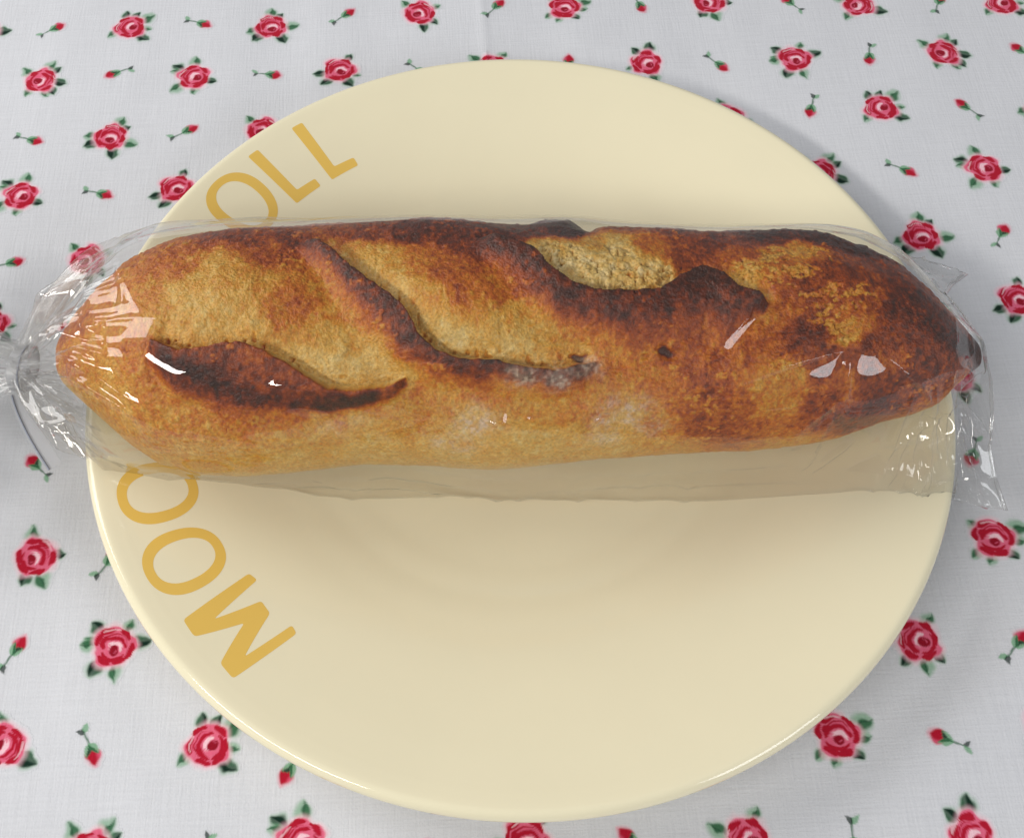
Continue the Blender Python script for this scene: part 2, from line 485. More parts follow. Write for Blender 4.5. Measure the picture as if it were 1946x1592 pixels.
def letter_poly(name, pts, phi):
    pts = [Vector(p) for p in pts]
    n = len(pts)
    dense = []
    for i in range(n):
        a, b = pts[i], pts[(i + 1) % n]
        k = max(1, int((b - a).length / 0.8))
        dense += [a.lerp(b, t / k) for t in range(k)]
    N0 = len(dense)
    edges = [(i, (i + 1) % N0) for i in range(N0)]
    us = [p.x for p in dense]; vs = [p.y for p in dense]
    inner = [Vector((x, y)) for x in np.arange(min(us), max(us), 1.0) for y in np.arange(min(vs), max(vs), 1.0)]
    co, ed, fc, *_ = delaunay_2d_cdt(dense + inner, edges, [list(range(N0))], 1, 1e-4)
    co = np.array([(p.x, p.y) for p in co])
    o = mesh_np(name, on_plate(co[:, 0], co[:, 1], phi), [f for f in fc if len(f) == 3], M_letter, plate)
    if sum(p.normal.z for p in o.data.polygons) < 0:
        o.data.flip_normals()
    return o


def soften(pts, rad):
    """round the corners of an outline"""
    out = []
    n = len(pts)
    for i in range(n):
        p, a, b = Vector(pts[i]), Vector(pts[i - 1]), Vector(pts[(i + 1) % n])
        da, db = (a - p), (b - p)
        ra = min(rad, da.length * 0.45); rb = min(rad, db.length * 0.45)
        s, e = p + da.normalized() * ra, p + db.normalized() * rb
        for t in (0, 0.25, 0.5, 0.75, 1.0):
            out.append(tuple(s * (1 - t) ** 2 + p * 2 * t * (1 - t) + e * t * t))
    return out


def letter_o(phi, w=18.6, h=20.6, side=3.3, cap=2.5):
    t = np.linspace(0, 2 * np.pi, 73)[:-1]
    k = np.linspace(0, 1, 6)[:, None]
    e = 2 / 2.25
    def sup(a, b):
        return a * np.sign(np.cos(t)) * np.abs(np.cos(t)) ** e, b * np.sign(np.sin(t)) * np.abs(np.sin(t)) ** e
    ou, ov = sup(w / 2, h / 2); iu, iv = sup(w / 2 - side, h / 2 - cap)
    u = ou * (1 - k) + iu * k; v = ov * (1 - k) + iv * k + h / 2
    o = mesh_np('letter_o', on_plate(u.ravel(), v.ravel(), phi), grid_faces(6, 72, True), M_letter, plate)
    if sum(p.normal.z for p in o.data.polygons) < 0:
        o.data.flip_normals()
    return o


# M traced as (right, up) in millimetres
Mpts = [(-12.0, 0.6), (-9.2, -0.3), (-6.9, 13.6), (-2.2, 1.2), (2.4, 0.6), (5.8, 12.6), (8.6, -2.2), (11.8, -1.6), (10.0, 18.6), (4.9, 19.0), (0.1, 7.6), (-4.2, 18.8), (-9.0, 19.4)]
letter_poly('letter_m', soften(Mpts, 0.9), 223.4)
letter_o(209.9); letter_o(197.9, 18.4, 20.6); letter_o(140.8, 18.8, 22.0)
Lpts = [(-5.6, 0), (5.4, 0.2), (5.4, 3.2), (-2.1, 3.4), (-2.4, 21.4), (-6.0, 21.4)]
letter_poly('letter_l', soften(Lpts, 0.7), 130.6)
letter_poly('letter_l', soften(Lpts, 0.7), 121.9)

# ------------------------------------------------------------------ the bread
# along the loaf: x, centre y, half width (mm)
ST = np.array([(-122.5, -1.3, 1.5), (-121.9, 0.2, 5.6), (-120.6, -0.1, 7.7), (-118.5, 0.6, 10.4), (-115.1, 1.3, 14.2), (-110.2, 1.9, 19.4), (-103.1, 1.6, 25.9), (-94.6, 0.3, 30.8), (-84.7, 0.0, 33.3), (-73.5, 0.1, 34.5), (-59.4, 0.0, 34.1), (-42.5, 0.7, 33.2), (-25.6, -0.1, 33.4), (-8.8, -1.4, 34.0), (8.0, -1.4, 33.1), (24.8, -2.2, 31.6), (41.5, -3.1, 30.5), (58.2, -3.5, 30.4), (72.3, -3.1, 29.5), (83.5, -2.8, 27.9), (93.0, -3.2, 24.3), (101.0, -5.2, 21.2), (107.9, -8.4, 15.9), (114.1, -9.1, 9.7), (117.8, -10.7, 5.7), (119.9, -11.5, 3.6), (120.8, -12.1, 0.7)])
ZC, CT, CB = 36.0, 0.78, 0.70
X0, X1 = ST[0, 0], ST[-1, 0]
# crust darkness at points of the loaf: x, s (30 mm per radian from the crown, + away from the viewer), level
LEV = np.array([(-117.7, -20.6, 0.55), (-115.6, 2.9, 0.6), (-105.9, 7.1, 0.5), (-101.2, -22.3, 0.4), (-109.5, -21.5, 0.45), (-101.5, -37.5, 0.4), (-94.9, -17.9, 0.5), (-90.1, 1.1, 0.5), (-98.8, 11.3, 0.55), (-88.8, 19.4, 0.6), (-79.2, 20.3, 0.72), (-84.1, 8.2, 0.55), (-88.3, -3.4, 0.45), (-84.5, 0.3, 0.3), (-77.1, 5.5, 0.38), (-76.3, -4.5, 0.3), (-69.9, -0.9, 0.38), (-63.6, 1.7, 0.45), (-60.7, -6.4, 0.55), (-55.6, -4.1, 0.6), (-50.5, -1.7, 0.5), (-65.8, -8.7, 0.35), (-76.1, -10.7, 0.3), (-85.3, -8.9, 0.35), (-55.6, -11.6, 0.45), (-47.9, -12.1, 0.35), (-40.2, -12.5, 0.35), (-48.1, -18.2, 0.22), (-55.7, -16.4, 0.25), (-37.9, -18.7, 0.25), (-32.9, -21.3, 0.2), (-43.2, -21.8, 0.2), (-35.2, -15.0, 0.3), (-45.3, -6.0, 0.45), (-37.6, -8.8, 0.5), (-67.9, 18.1, 0.72), (-56.9, 17.7, 0.75), (-61.7, 11.8, 0.65), (-51.2, 13.4, 0.7), (-46.1, 18.5, 0.7), (-37.9, 19.8, 0.75), (-26.9, 17.6, 0.82), (-16.0, 18.9, 0.8), (-10.8, 12.3, 0.75), (-2.5, 15.8, 0.85), (3.2, 20.5, 0.85), (10.7, 27.3, 0.88), (14.3, 22.0, 0.95), (-48.5, 14.5, 0.5), (-43.0, 11.9, 0.45), (-37.5, 6.9, 0.3), (-32.2, 6.8, 0.4), (-29.6, 0.5, 0.32), (-24.3, 5.0, 0.55), (-17.8, 3.4, 0.62), (-11.1, 5.0, 0.62), (-14.1, -2.3, 0.6), (-21.9, -3.7, 0.4), (-22.2, -10.1, 0.28), (-18.4, -12.5, 0.2), (-11.8, -7.4, 0.45), (-3.7, -2.4, 0.6), (-1.5, -7.6, 0.45), (-6.9, -12.3, 0.3), (0.7, -13.9, 0.3), (-12.1, -14.7, 0.25), (-5.9, -17.2, 0.22), (3.0, -18.9, 0.3), (7.2, -12.9, 0.4), (11.2, -10.5, 0.5), (1.7, 0.2, 0.65), (13.6, -13.0, 0.5), (20.0, -14.3, 0.48), (13.4, -16.8, 0.4), (26.5, -13.0, 0.6), (26.3, -16.9, 0.5), (19.6, -22.0, 0.55), (5.3, 12.2, 0.3), (12.9, 8.5, 0.15), (17.7, 3.6, 0.1), (22.6, 0.7, 0.1), (28.5, 6.0, 0.3), (34.7, 2.8, 0.15), (27.0, 14.3, 0.2), (33.8, 14.9, 0.55), (21.8, 16.3, 0.4), (28.7, 26.9, 0.7), (42.0, 23.5, 0.75), (50.6, 18.5, 0.75), (65.1, 21.9, 0.88), (79.4, 23.6, 0.9), (88.6, 22.3, 0.9), (44.8, 8.5, 0.75), (47.8, 3.0, 0.78), (55.7, 10.3, 0.65), (57.0, 2.7, 0.3), (66.0, 7.8, 0.4), (71.8, 9.6, 0.4), (62.7, -2.3, 0.42), (73.5, -1.3, 0.5), (79.5, -6.0, 0.5), (75.9, 3.9, 0.55), (84.2, 4.3, 0.65), (86.9, -2.2, 0.6), (81.3, -13.5, 0.45), (96.3, 9.9, 0.75), (95.7, -7.0, 0.78), (102.1, -1.9, 0.8), (107.1, -8.5, 0.85), (115.4, -12.5, 0.95), (103.2, -21.7, 0.75), (92.0, -16.2, 0.72), (91.8, -22.8, 0.65), (83.7, -18.1, 0.7), (70.3, -15.6, 0.74), (72.7, -21.5, 0.7), (78.2, -26.7, 0.6), (86.5, -29.5, 0.72), (97.6, -30.3, 0.75), (54.5, -18.6, 0.58), (56.9, -24.3, 0.46), (64.8, -25.0, 0.46), (62.3, -31.0, 0.44), (51.9, -30.3, 0.62), (44.1, -26.9, 0.68), (39.0, -29.9, 0.62), (33.8, -25.2, 0.55), (43.2, -37.2, 0.68), (52.5, -39.7, 0.66), (42.9, -19.7, 0.65), (36.5, -19.6, 0.6), (73.2, -34.4, 0.72), (86.4, -41.2, 0.8), (-86.4, -31.2, 0.45), (-89.9, -25.7, 0.5), (-77.6, -33.9, 0.45), (-84.0, -41.8, 0.38), (-72.1, -41.4, 0.35), (-62.3, -36.3, 0.4), (-51.9, -36.0, 0.38), (-58.2, -45.6, 0.3), (-41.4, -34.0, 0.36), (-39.5, -44.2, 0.3), (-30.8, -30.8, 0.42), (-25.5, -27.9, 0.5), (-19.1, -27.6, 0.45), (-12.8, -31.6, 0.3), (-18.3, -40.8, 0.3), (-5.0, -28.8, 0.42), (-2.6, -38.8, 0.3), (6.6, -29.8, 0.42), (7.9, -40.3, 0.32), (18.2, -30.5, 0.5), (23.5, -35.9, 0.35), (20.0, -44.4, 0.3), (32.7, -36.5, 0.5), (33.4, -46.4, 0.4), (10.5, -25.8, 0.55), (-12.6, -24.6, 0.55), (-38.5, -29.4, 0.5), (-46.4, -31.9, 0.5), (-86.6, -16.4, 0.6), (-79.0, -21.5, 0.6), (-74.2, -26.7, 0.6), (-66.9, -31.2, 0.55), (-56.7, -32.0, 0.55), (-46.3, -30.4, 0.55), (-79.6, -29.4, 0.5), (-89.3, -13.8, 0.6),
                (-100, 40, 0.55), (-70, 40, 0.6), (-30, 40, 0.7), (10, 42, 0.75), (50, 40, 0.7), (85, 38, 0.75), (-70, 62, 0.35), (0, 62, 0.35), (70, 62, 0.4), (-70, -60, 0.3), (0, -60, 0.3), (70, -58, 0.45), (0, 90, 0.4), (-70, 90, 0.4), (70, 90, 0.4), (0, -90, 0.4), (-70, -90, 0.4), (70, -90, 0.4)])
# torn edges of the three scores: x, s, width of the dark lip below the edge
S1 = np.array([(-91.4, -10.6, 2.8), (-88.0, -12.0, 5.6), (-82.6, -13.7, 9.9), (-76.1, -13.1, 14.1), (-69.6, -12.4, 16.9), (-63.3, -14.2, 16.2), (-57.6, -17.5, 13.4), (-53.3, -20.9, 9.2), (-48.4, -23.9, 6.3), (-40.8, -24.9, 5.6), (-33.0, -23.8, 4.2), (-28.4, -22.3, 1.4)])
S2 = np.array([(-54.7, 16.1, 3.5), (-48.3, 10.1, 4.2), (-42.8, 5.3, 5.6), (-37.5, 0.6, 7.7), (-32.3, -3.0, 9.2), (-27.9, -7.6, 10.6), (-24.8, -12.6, 9.9), (-21.1, -15.6, 7.7), (-16.1, -17.3, 6.3), (-8.5, -17.7, 6.3), (-0.8, -19.3, 6.3), (6.8, -20.8, 6.3), (13.3, -19.5, 5.6), (18.4, -19.1, 2.1)])
S3 = np.array([(-10.7, 15.8, 4.2), (-2.8, 12.2, 6.3), (3.6, 8.2, 7.7), (7.8, 3.1, 8.5), (12.0, -0.5, 9.2), (18.4, -2.7, 9.9), (26.1, -2.8, 10.6), (34.1, -1.9, 12.7), (39.8, 2.2, 15.5), (45.5, 4.8, 16.9), (50.3, 2.1, 15.5), (53.6, -1.9, 11.3), (58.6, -3.6, 7.0), (61.5, -5.9, 2.8)])
D1 = np.array([(-89.3, -13.2, 1.0), (-84.0, -16.4, 1.0), (-76.3, -19.7, 1.0), (-70.1, -23.6, 1.0), (-63.9, -26.5, 1.0), (-56.4, -28.4, 1.0), (-48.7, -28.6, 1.0), (-39.7, -27.6, 1.0), (-33.1, -25.4, 1.0)])
HOLE = [(34.3, -17.2, 2.6), (14.0, -18.0, 1.6)]
FLOUR = [(-0.9, -21.5, 4, 0.6), (8.0, -22.6, 4, 0.65), (15.8, -20.6, 3.5, 0.7), (-12.9, -33.1, 6, 0.6), (-17.0, -40.7, 6, 0.5), (23.4, -33.3, 7, 0.6), (-46.7, -35.4, 5, 0.5), (30.2, -38.4, 5, 0.45), (12.4, 30.6, 4, 0.4), (19.8, -41.8, 5, 0.4)]
CRUMB1 = [(9.1, 10.6, 4), (14.1, 6.8, 6), (20.2, 3.0, 7), (28.0, 2.7, 6), (34.9, 4.1, 4.5), (26.8, 12.0, 3.6)]
CRUMB2 = [(57.1, 5.6, 4), (66.0, 7.8, 6), (61.5, 0.5, 6), (69.7, -0.3, 7), (75.5, -5.9, 7), (80.0, -12.7, 5), (77.3, 10.0, 4), (85.2, -4.2, 5)]
RAMP_T = np.array([0.0, 0.15, 0.3, 0.42, 0.55, 0.68, 0.8, 0.9, 1.0])
RAMP_C = np.array([lin(c) for c in ((232, 206, 146), (222, 186, 108), (214, 164, 72), (206, 142, 44), (194, 108, 24), (158, 70, 17), (110, 45, 18), (76, 35, 19), (52, 28, 19))])


def bread_axis(x):
    return np.interp(x, ST[:, 0], ST[:, 1]), np.interp(x, ST[:, 0], ST[:, 2])


def edge_dist(x, s, E):
    """signed distance to the torn edge (+ above it), lip width there, and how far inside its ends"""
    best = np.full(x.shape, 1e9); sg = np.zeros_like(x); wd = np.zeros_like(x); al = np.zeros_like(x)
    tot = len(E) - 1
    for k in range(tot):
        ax, ay = E[k, :2]; bx, by = E[k + 1, :2]
        dx, dy = bx - ax, by - ay; L2 = dx * dx + dy * dy
        t = np.clip(((x - ax) * dx + (s - ay) * dy) / L2, 0, 1)
        qx, qy = x - ax - t * dx, s - ay - t * dy
        d = np.hypot(qx, qy); up = dx * (s - ay) - dy * (x - ax)
        mk = d < best
        best = np.where(mk, d, best); sg = np.where(mk, np.where(up > 0, 1, -1), sg)
        wd = np.where(mk, E[k, 2] * (1 - t) + E[k + 1, 2] * t, wd); al = np.where(mk, (k + t) / tot, al)
    ends = sstep(0, 0.06, al) * sstep(1, 0.94, al)
    return best * sg, wd, ends


def build_bread():
    tt = np.linspace(0, 1, 860)
    ss = 0.5 - 0.5 * np.cos(np.pi * tt)
    ss = 0.72 * tt + 0.28 * ss
    xs = X0 + (X1 - X0) * ss
    th = np.concatenate([np.linspace(-112, 84, 430), np.linspace(88, 244, 50)]) / 180 * np.pi
    x, t = np.meshgrid(xs, th, indexing='ij')
    # smooth the measured outline
    kx = np.linspace(X0, X1, 900); yk, bk = bread_axis(kx)
    kk = np.exp(-np.linspace(-2, 2, 31) ** 2); kk /= kk.sum()
    yk2 = np.convolve(np.pad(yk, 15, mode='edge'), kk, 'valid'); bk2 = np.convolve(np.pad(bk, 15, mode='reflect', reflect_type='odd'), kk, 'valid')
    wend = np.clip(np.minimum(kx - X0, X1 - kx) / 8, 0, 1)
    bk = bk * (1 - wend) + bk2 * wend; yk = yk * (1 - wend) + yk2 * wend
    yc = np.interp(x, kx, yk); b = np.interp(x, kx, bk)
    s = np.where(t < np.pi * 0.8, t, t - 2 * np.pi) * 30
    sn, cs = np.sin(t), np.cos(t)
    low = cs < 0
    # flattened underside
    yy = yc + b * np.where(low, np.sign(sn) * np.abs(sn) ** 0.8, sn)
    zz = ZC + b * np.where(low, -CB * np.abs(cs) ** 0.75, CT * cs)
    pos = np.stack([x, yy, zz], -1)
    fall = sstep(0, 14, np.minimum(x - X0, X1 - x))
    # wobble that keeps the patterns organic
    wxs = x + 1.2 * fbm(x, yy, zz, 7, 3) + 0.35 * vnoise(x, yy, zz, 1.6, 4)
    wss = s + 1.2 * fbm(x, yy, zz, 7, 8) + 0.35 * vnoise(x, yy, zz, 1.6, 9)
    # crust darkness
    num = np.zeros_like(x); den = np.full_like(x, 1e-6)
    bwx = wxs + 1.5 * fbm(x, yy, zz, 12, 13); bws = wss + 1.5 * fbm(x, yy, zz, 12, 14)
    for lx, ls, lv in LEV:
        q = ((bwx - lx) ** 2 + (bws - ls) ** 2)
        w = 1.0 / (q + 2.5) ** 2.3
        num += w * lv; den += w
    lev = num / den
    lev = lev + 0.22 * np.exp(-(((bwx - 70) / 16) ** 2 + ((bws - 0) / 12) ** 2))
    lev = 0.5 + (lev - 0.5) * 1.10
    lev = lev + 0.05 * fbm(x, yy, zz, 9, 21) + 0.10 * fbm(x, yy, zz, 2.6, 22) + 0.09 * vnoise(x, yy * 0.75, zz, 0.85, 23) + 0.05 * vnoise(x, yy, zz, 0.5, 24)
    disp = 0.9 * fbm(x, yy, zz, 26, 31) * fall + 0.35 * fbm(x, yy, zz, 8, 32) + 0.16 * vnoise(x, yy, zz, 2.2, 33) + 0.10 * vnoise(x, yy * 0.75, zz, 0.9, 34)
    for hx, hs, rx, rs, hh in ((-66, 0, 17, 9, 2.0), (-15, -3, 15, 10, 2.0), (55, -24, 13, 8, 1.8), (72, 2, 16, 8, 1.2), (-60, -37, 22, 8, 1.0), (5, -36, 26, 8, 1.0), (-72, 20, 16, 8, 1.4), (-22, 24, 20, 8, 1.8), (40, 24, 14, 7, 1.6), (75, 24, 14, 7, 1.6), (-104, -8, 9, 12, 1.0)):
        disp += hh * np.exp(-(((wxs - hx) / rx) ** 2 + ((wss - hs) / rs) ** 2))
    # small blisters
    bl = vnoise(x, yy, zz, 1.5, 41)
    disp += 0.22 * sstep(0.45, 0.8, bl); lev -= 0.08 * sstep(0.5, 0.8, bl)
    # crumbs where cheese and crumb show
    crumb = np.zeros_like(x); crumb2 = np.zeros_like(x)
    for lst, amp in ((CRUMB1, 1.0), (CRUMB2, 0.8)):
        c = np.zeros_like(x)
        for cx, cy, r in lst:
            c = np.maximum(c, amp * np.exp(-(((wxs - cx) / r) ** 2 + ((wss - cy) / r) ** 2)))
        if lst is CRUMB2:
            strk = fbm(x * 0.8 + s * 0.6, s * 1.6 - x * 0.5, zz, 6.0, 51, 4, 0.65)
            c = sstep(0.22, 0.45, c) * sstep(0.06, 0.15, strk + 0.30 * vnoise(x, yy, zz, 1.3, 53) + 0.2 * vnoise(x, yy, zz, 0.6, 54)) * 0.85
            crumb2 = c
        else:
            c = sstep(0.36, 0.46, c + 0.42 * fbm(x, yy, zz, 3.2, 52, 4, 0.65))
        crumb = np.maximum(crumb, c)
    cn = fbm(x, yy, zz, 2.4, 55, 3, 0.6)
    flake = np.floor((vnoise(x, yy, zz, 1.7, 58) + 0.6 * vnoise(x, yy, zz, 0.8, 59)) * 2.4) / 2.4
    cell = np.abs(vnoise(x, yy, zz, 1.9, 56) + 0.35 * vnoise(x, yy, zz, 0.8, 60))
    lev = lev * (1 - 0.85 * crumb) + crumb * 0.85 * (0.10 + 0.22 * np.clip(crumb2 / 0.85, 0, 1) * (0.55 + 0.45 * sstep(56, 74, x)) + 0.20 * cn - 0.10 * flake + 0.30 * sstep(0.10, 0.0, cell))
    disp += crumb * (0.7 * cn + 0.45 * flake + 0.15 * vnoise(x, yy, zz, 0.7, 57) - 0.2 - 0.7 * sstep(0.14, 0, cell))
    # scores: a lip that rises to a torn edge, dark along it, and the pale opening behind
    for n, E in enumerate((S1, S2, S3)):
        d, w, en = edge_dist(wxs * 0.6 + x * 0.4, wss * 0.6 + s * 0.4, E)
        w = np.maximum(w, 1.0)
        q = np.clip(-d / w, 0, 3)
        lip = np.exp(-(q * 1.35) ** 2) * sstep(0.35, -0.1, d) * en
        A = (3.8, 3.0, 3.4)[n]
        disp += A * lip
        disp -= (2.2, 2.8, 2.6)[n] * en * sstep(-0.1, 0.6, d) * np.exp(-np.clip(d, 0, 50) / 4.2)
        disp -= 0.9 * en * np.exp(-((q - 1.35) / 0.45) ** 2) * (d < 0)
        if n == 0:
            dd, _, de = edge_dist(wxs, wss, D1)
            dk = 0.70 + 0.06 * sstep(0, 0.3, q) + 0.2 * np.exp(-(dd / np.where(dd > 0, 2.4, 3.2)) ** 2) * de + 0.12 * sstep(0.12, 0.0, q) * 0
            cov = sstep(1.25, 0.62, q)
        elif n == 1:
            dk = 0.90 - 0.22 * q; cov = sstep(1.25, 0.3, q)
        else:
            dk = 0.91 - 0.13 * q; cov = sstep(1.25, 0.4, q)
        dk = dk + 0.11 * vnoise(x, yy, zz, 0.9, 61) + 0.09 * fbm(x, yy, zz, 3.5, 62)
        cov = cov * sstep(0.25, -0.15, d) * sstep(0, 0.25, en)
        cov = np.clip(cov * (1 + 0.35 * fbm(x, yy, zz, 3.0, 63)), 0, 1)
        lev = lev * (1 - cov) + np.maximum(lev, dk) * cov
        opn = sstep(0.2, 1.0, d) * np.exp(-np.clip(d, 0, 50) / 7.0) * en * (1 - crumb)
        strand = vnoise(x * 1.0, s * 0.3, zz * 0.3, 0.75, 91 + n) + 0.5 * vnoise(x, s * 0.3, zz * 0.3, 0.4, 95 + n)
        lev = lev + opn * 0.10 * strand; disp += opn * 0.16 * strand
        pit = sstep(0.42, 0.62, vnoise(x, yy * 0.7, zz, 1.15, 98 + n)) * sstep(0.3, 0.8, d) * sstep(4.2, 1.5, d) * en * (1 - crumb)
        lev = lev + 0.30 * pit; disp -= 0.7 * pit
        pale = sstep(0, 0.4, d) * np.exp(-np.clip(d, 0, 50) / 3.2) * en * (1 - crumb) * 0.5
        lev = lev * (1 - pale) + 0.18 * pale
    # flakes of thin crust and little cracks that break the browning up
    fk = vnoise(x, yy, zz, 1.9, 111) + 0.7 * vnoise(x, yy, zz, 0.8, 112)
    gate = sstep(0.0, 0.35, fbm(x, yy, zz, 11, 113))
    flk = sstep(0.62, 0.70, fk) * gate * sstep(0.35, 0.6, lev)
    lev = lev - 0.16 * flk; disp += 0.22 * flk
    crk = sstep(0.035, 0.0, np.abs(vnoise(x, yy, zz, 4.2, 115) + 0.35 * vnoise(x, yy, zz, 1.4, 116))) * sstep(0.05, 0.3, fbm(x, yy, zz, 14, 117))
    lev = lev + 0.14 * crk; disp -= 0.22 * crk
    for hx, hs, hr in HOLE:
        g = sstep(hr * 1.3, hr * 0.5, np.hypot((wxs - hx) * 0.8, (wss - hs) * 1.15) + 1.3 * vnoise(x, yy, zz, 2.0, 66))
        lev = np.maximum(lev, g * 0.93); disp -= 1.0 * g
    # knob of burnt crust on the far side, dark tip
    disp += 1.5 * np.exp(-(((x - 12.0) / 5.5) ** 4 + ((s - 32) / 9) ** 2))
    disp -= 1.5 * np.exp(-(((x - 20.5) / 2.6) ** 2 + ((s - 31) / 8) ** 2))
    lev = np.maximum(lev, 0.93 * np.exp(-(((x - 13.0) / 4.6) ** 4 + ((s - 27) / 6) ** 2)))
    lev = np.maximum(lev, 0.93 * sstep(113.5, 118, x + 1.2 * vnoise(x, yy, zz, 3, 121)))
    lev = np.clip(lev, 0, 1)
    col = np.stack([np.interp(lev, RAMP_T, RAMP_C[:, k]) for k in range(3)], -1)
    fl = np.zeros_like(x)
    grain = 0.5 + 0.5 * vnoise(x, yy, zz, 0.7, 71); patch = 0.5 + 0.6 * fbm(x, yy, zz, 3.2, 72)
    for fx, fs, fr, fa in FLOUR:
        fl = np.maximum(fl, fa * np.exp(-(((wxs - fx) / fr) ** 2 + ((wss - fs) / (fr * 0.7)) ** 2)))
    fl = np.clip(1.35 * fl * (0.35 + 0.65 * sstep(0.35, 0.8, grain + 0.25 * (patch - 0.5))) * np.clip(patch * 1.8, 0, 1.3), 0, 0.7)[..., None]
    col = col * (1 - fl) + lin((214, 190, 168)) * fl
    # a hint of patchy hue
    hue = fbm(x, yy, zz, 5, 81)[..., None]
    col = col * (1 + hue * np.array([0.05, 0.0, -0.12]))
    # push out along the surface normal
    du = np.gradient(pos, axis=0); dv = np.gradient(pos, axis=1)
    nr = np.cross(dv, du); nr /= np.linalg.norm(nr, axis=-1, keepdims=True) + 1e-9
    outw = np.stack([np.zeros_like(x), sn, cs], -1)
    nr *= np.sign((nr * outw).sum(-1, keepdims=True) + 1e-9)
    disp = disp * (0.25 + 0.75 * fall) * np.where(low, 0.5, 1.0)
    pos = pos + nr * disp[..., None]
    n1, n2 = x.shape
    F = grid_faces(n1, n2, True)
    V = pos.reshape(-1, 3); Cc = col.reshape(-1, 3)
    o = mesh_np('crust', V, F, M_crust, None, True, Cc)
    return o, pos


bread = empty('baguette', (0, 0, 14))
tag(bread, 'short scored baguette with dark brown ears and cheesy crumb showing, inside the clear bag', 'bread')
crust, bread_pos = build_bread()
crust.parent = bread; crust.location = -Vector(bread.location)
# make sure the faces look outward
_me = crust.data
_c = _me.polygons[len(_me.polygons) // 2]
if Vector(_c.normal).dot(Vector(_c.center) - Vector((_c.center[0], -0.002, 0.036))) < 0:
    _me.flip_normals()
# closed tips
bm = bmesh.new(); bm.from_mesh(_me)
bmesh.ops.holes_fill(bm, edges=[e for e in bm.edges if e.is_boundary], sides=0)
bm.to_mesh(_me); bm.free()

# radius of the finished loaf as seen from its axis, for laying the film over it
BX = bread_pos[:, 0, 0]
_byc = np.interp(BX, ST[:, 0], ST[:, 1])
_nph = 180
BR = np.zeros((len(BX), _nph))
for k in range(len(BX)):
    a = np.arctan2(bread_pos[k, :, 1] - _byc[k], bread_pos[k, :, 2] - ZC); r = np.hypot(bread_pos[k, :, 1] - _byc[k], bread_pos[k, :, 2] - ZC)
    od = np.argsort(a)
    BR[k] = np.interp(np.linspace(-np.pi, np.pi, _nph), a[od], r[od], period=2 * np.pi)


def spread(A, n, axis, op):
    R = A
    for k in range(-n, n + 1):
        Q = np.roll(A, k, axis) if axis == 1 else A[np.clip(np.arange(len(A)) + k, 0, len(A) - 1)]
        R = np.maximum(R, Q) if op == 'max' else R + Q
    return R if op == 'max' else (R - A) / (2 * n + 1)


BRX = np.linspace(X0, X1, 240)                                   # even steps of about a millimetre
BE = np.stack([np.interp(BRX, BX, BR[:, k]) for k in range(_nph)], 1)
_full = BE.copy()
BE = spread(spread(BE, 7, 0, 'max'), 7, 1, 'max')
wtip = sstep(0, 22, np.minimum(BRX - X0, X1 - BRX))[:, None]
BE = BE * wtip + _full * (1 - wtip)                              # keep close to the loaf at its ends
for _ in range(2):
    BE = spread(spread(BE, 5, 0, 'avg'), 6, 1, 'avg')
BE = np.maximum(BE, _full + 0.1)
BX, BR = BRX, BE


def bread_radius(x, ang):
    i = np.clip(np.interp(x, BX, np.arange(len(BX))), 0, len(BX) - 1.001); j = (ang + np.pi) / (2 * np.pi) * (_nph - 1)
    i0 = i.astype(int); j0 = np.clip(j.astype(int), 0, _nph - 2); fi = i - i0; fj = j - j0
    return (BR[i0, j0] * (1 - fi) * (1 - fj) + BR[i0 + 1, j0] * fi * (1 - fj) + BR[i0, j0 + 1] * (1 - fi) * fj + BR[i0 + 1, j0 + 1] * fi * fj)


def clear_of_bread(P, gap):
    """move film points that would be inside the loaf out to its skin"""
    x = P[..., 0]
    yc = np.interp(x, ST[:, 0], ST[:, 1])
    dy, dz = P[..., 1] - yc, P[..., 2] - ZC
    r = np.hypot(dy, dz); a = np.arctan2(dy, dz)
    inx = (x > X0) & (x < X1)
    need = bread_radius(x, a) + gap
    k = np.where(inx & (r < need), need / np.maximum(r, 1e-6), 1.0)
    P = P.copy(); P[..., 1] = yc + dy * k; P[..., 2] = ZC + dz * k
    return P, np.where(inx, r - need, 8.0)


# ------------------------------------------------------------------ the film bag
NT, NB = 330, 100                                                # points across the upper and the lower sheet


def hull2(p):
    p = sorted(map(tuple, p))
    def half(pp):
        h = []
        for q in pp:
            while len(h) > 1 and (h[-1][0] - h[-2][0]) * (q[1] - h[-2][1]) - (h[-1][1] - h[-2][1]) * (q[0] - h[-2][0]) <= 0:
                h.pop()
            h.append(q)
        return h
    lo, up = half(p), half(p[::-1])
    return lo[:-1] + up[:-1]


def resample(path, n):
    path = np.asarray(path, float)
    L = np.concatenate([[0], np.cumsum(np.linalg.norm(np.diff(path, axis=0), axis=1))])
    q = np.linspace(0, L[-1], n)
    return np.stack([np.interp(q, L, path[:, k]) for k in range(path.shape[1])], -1)


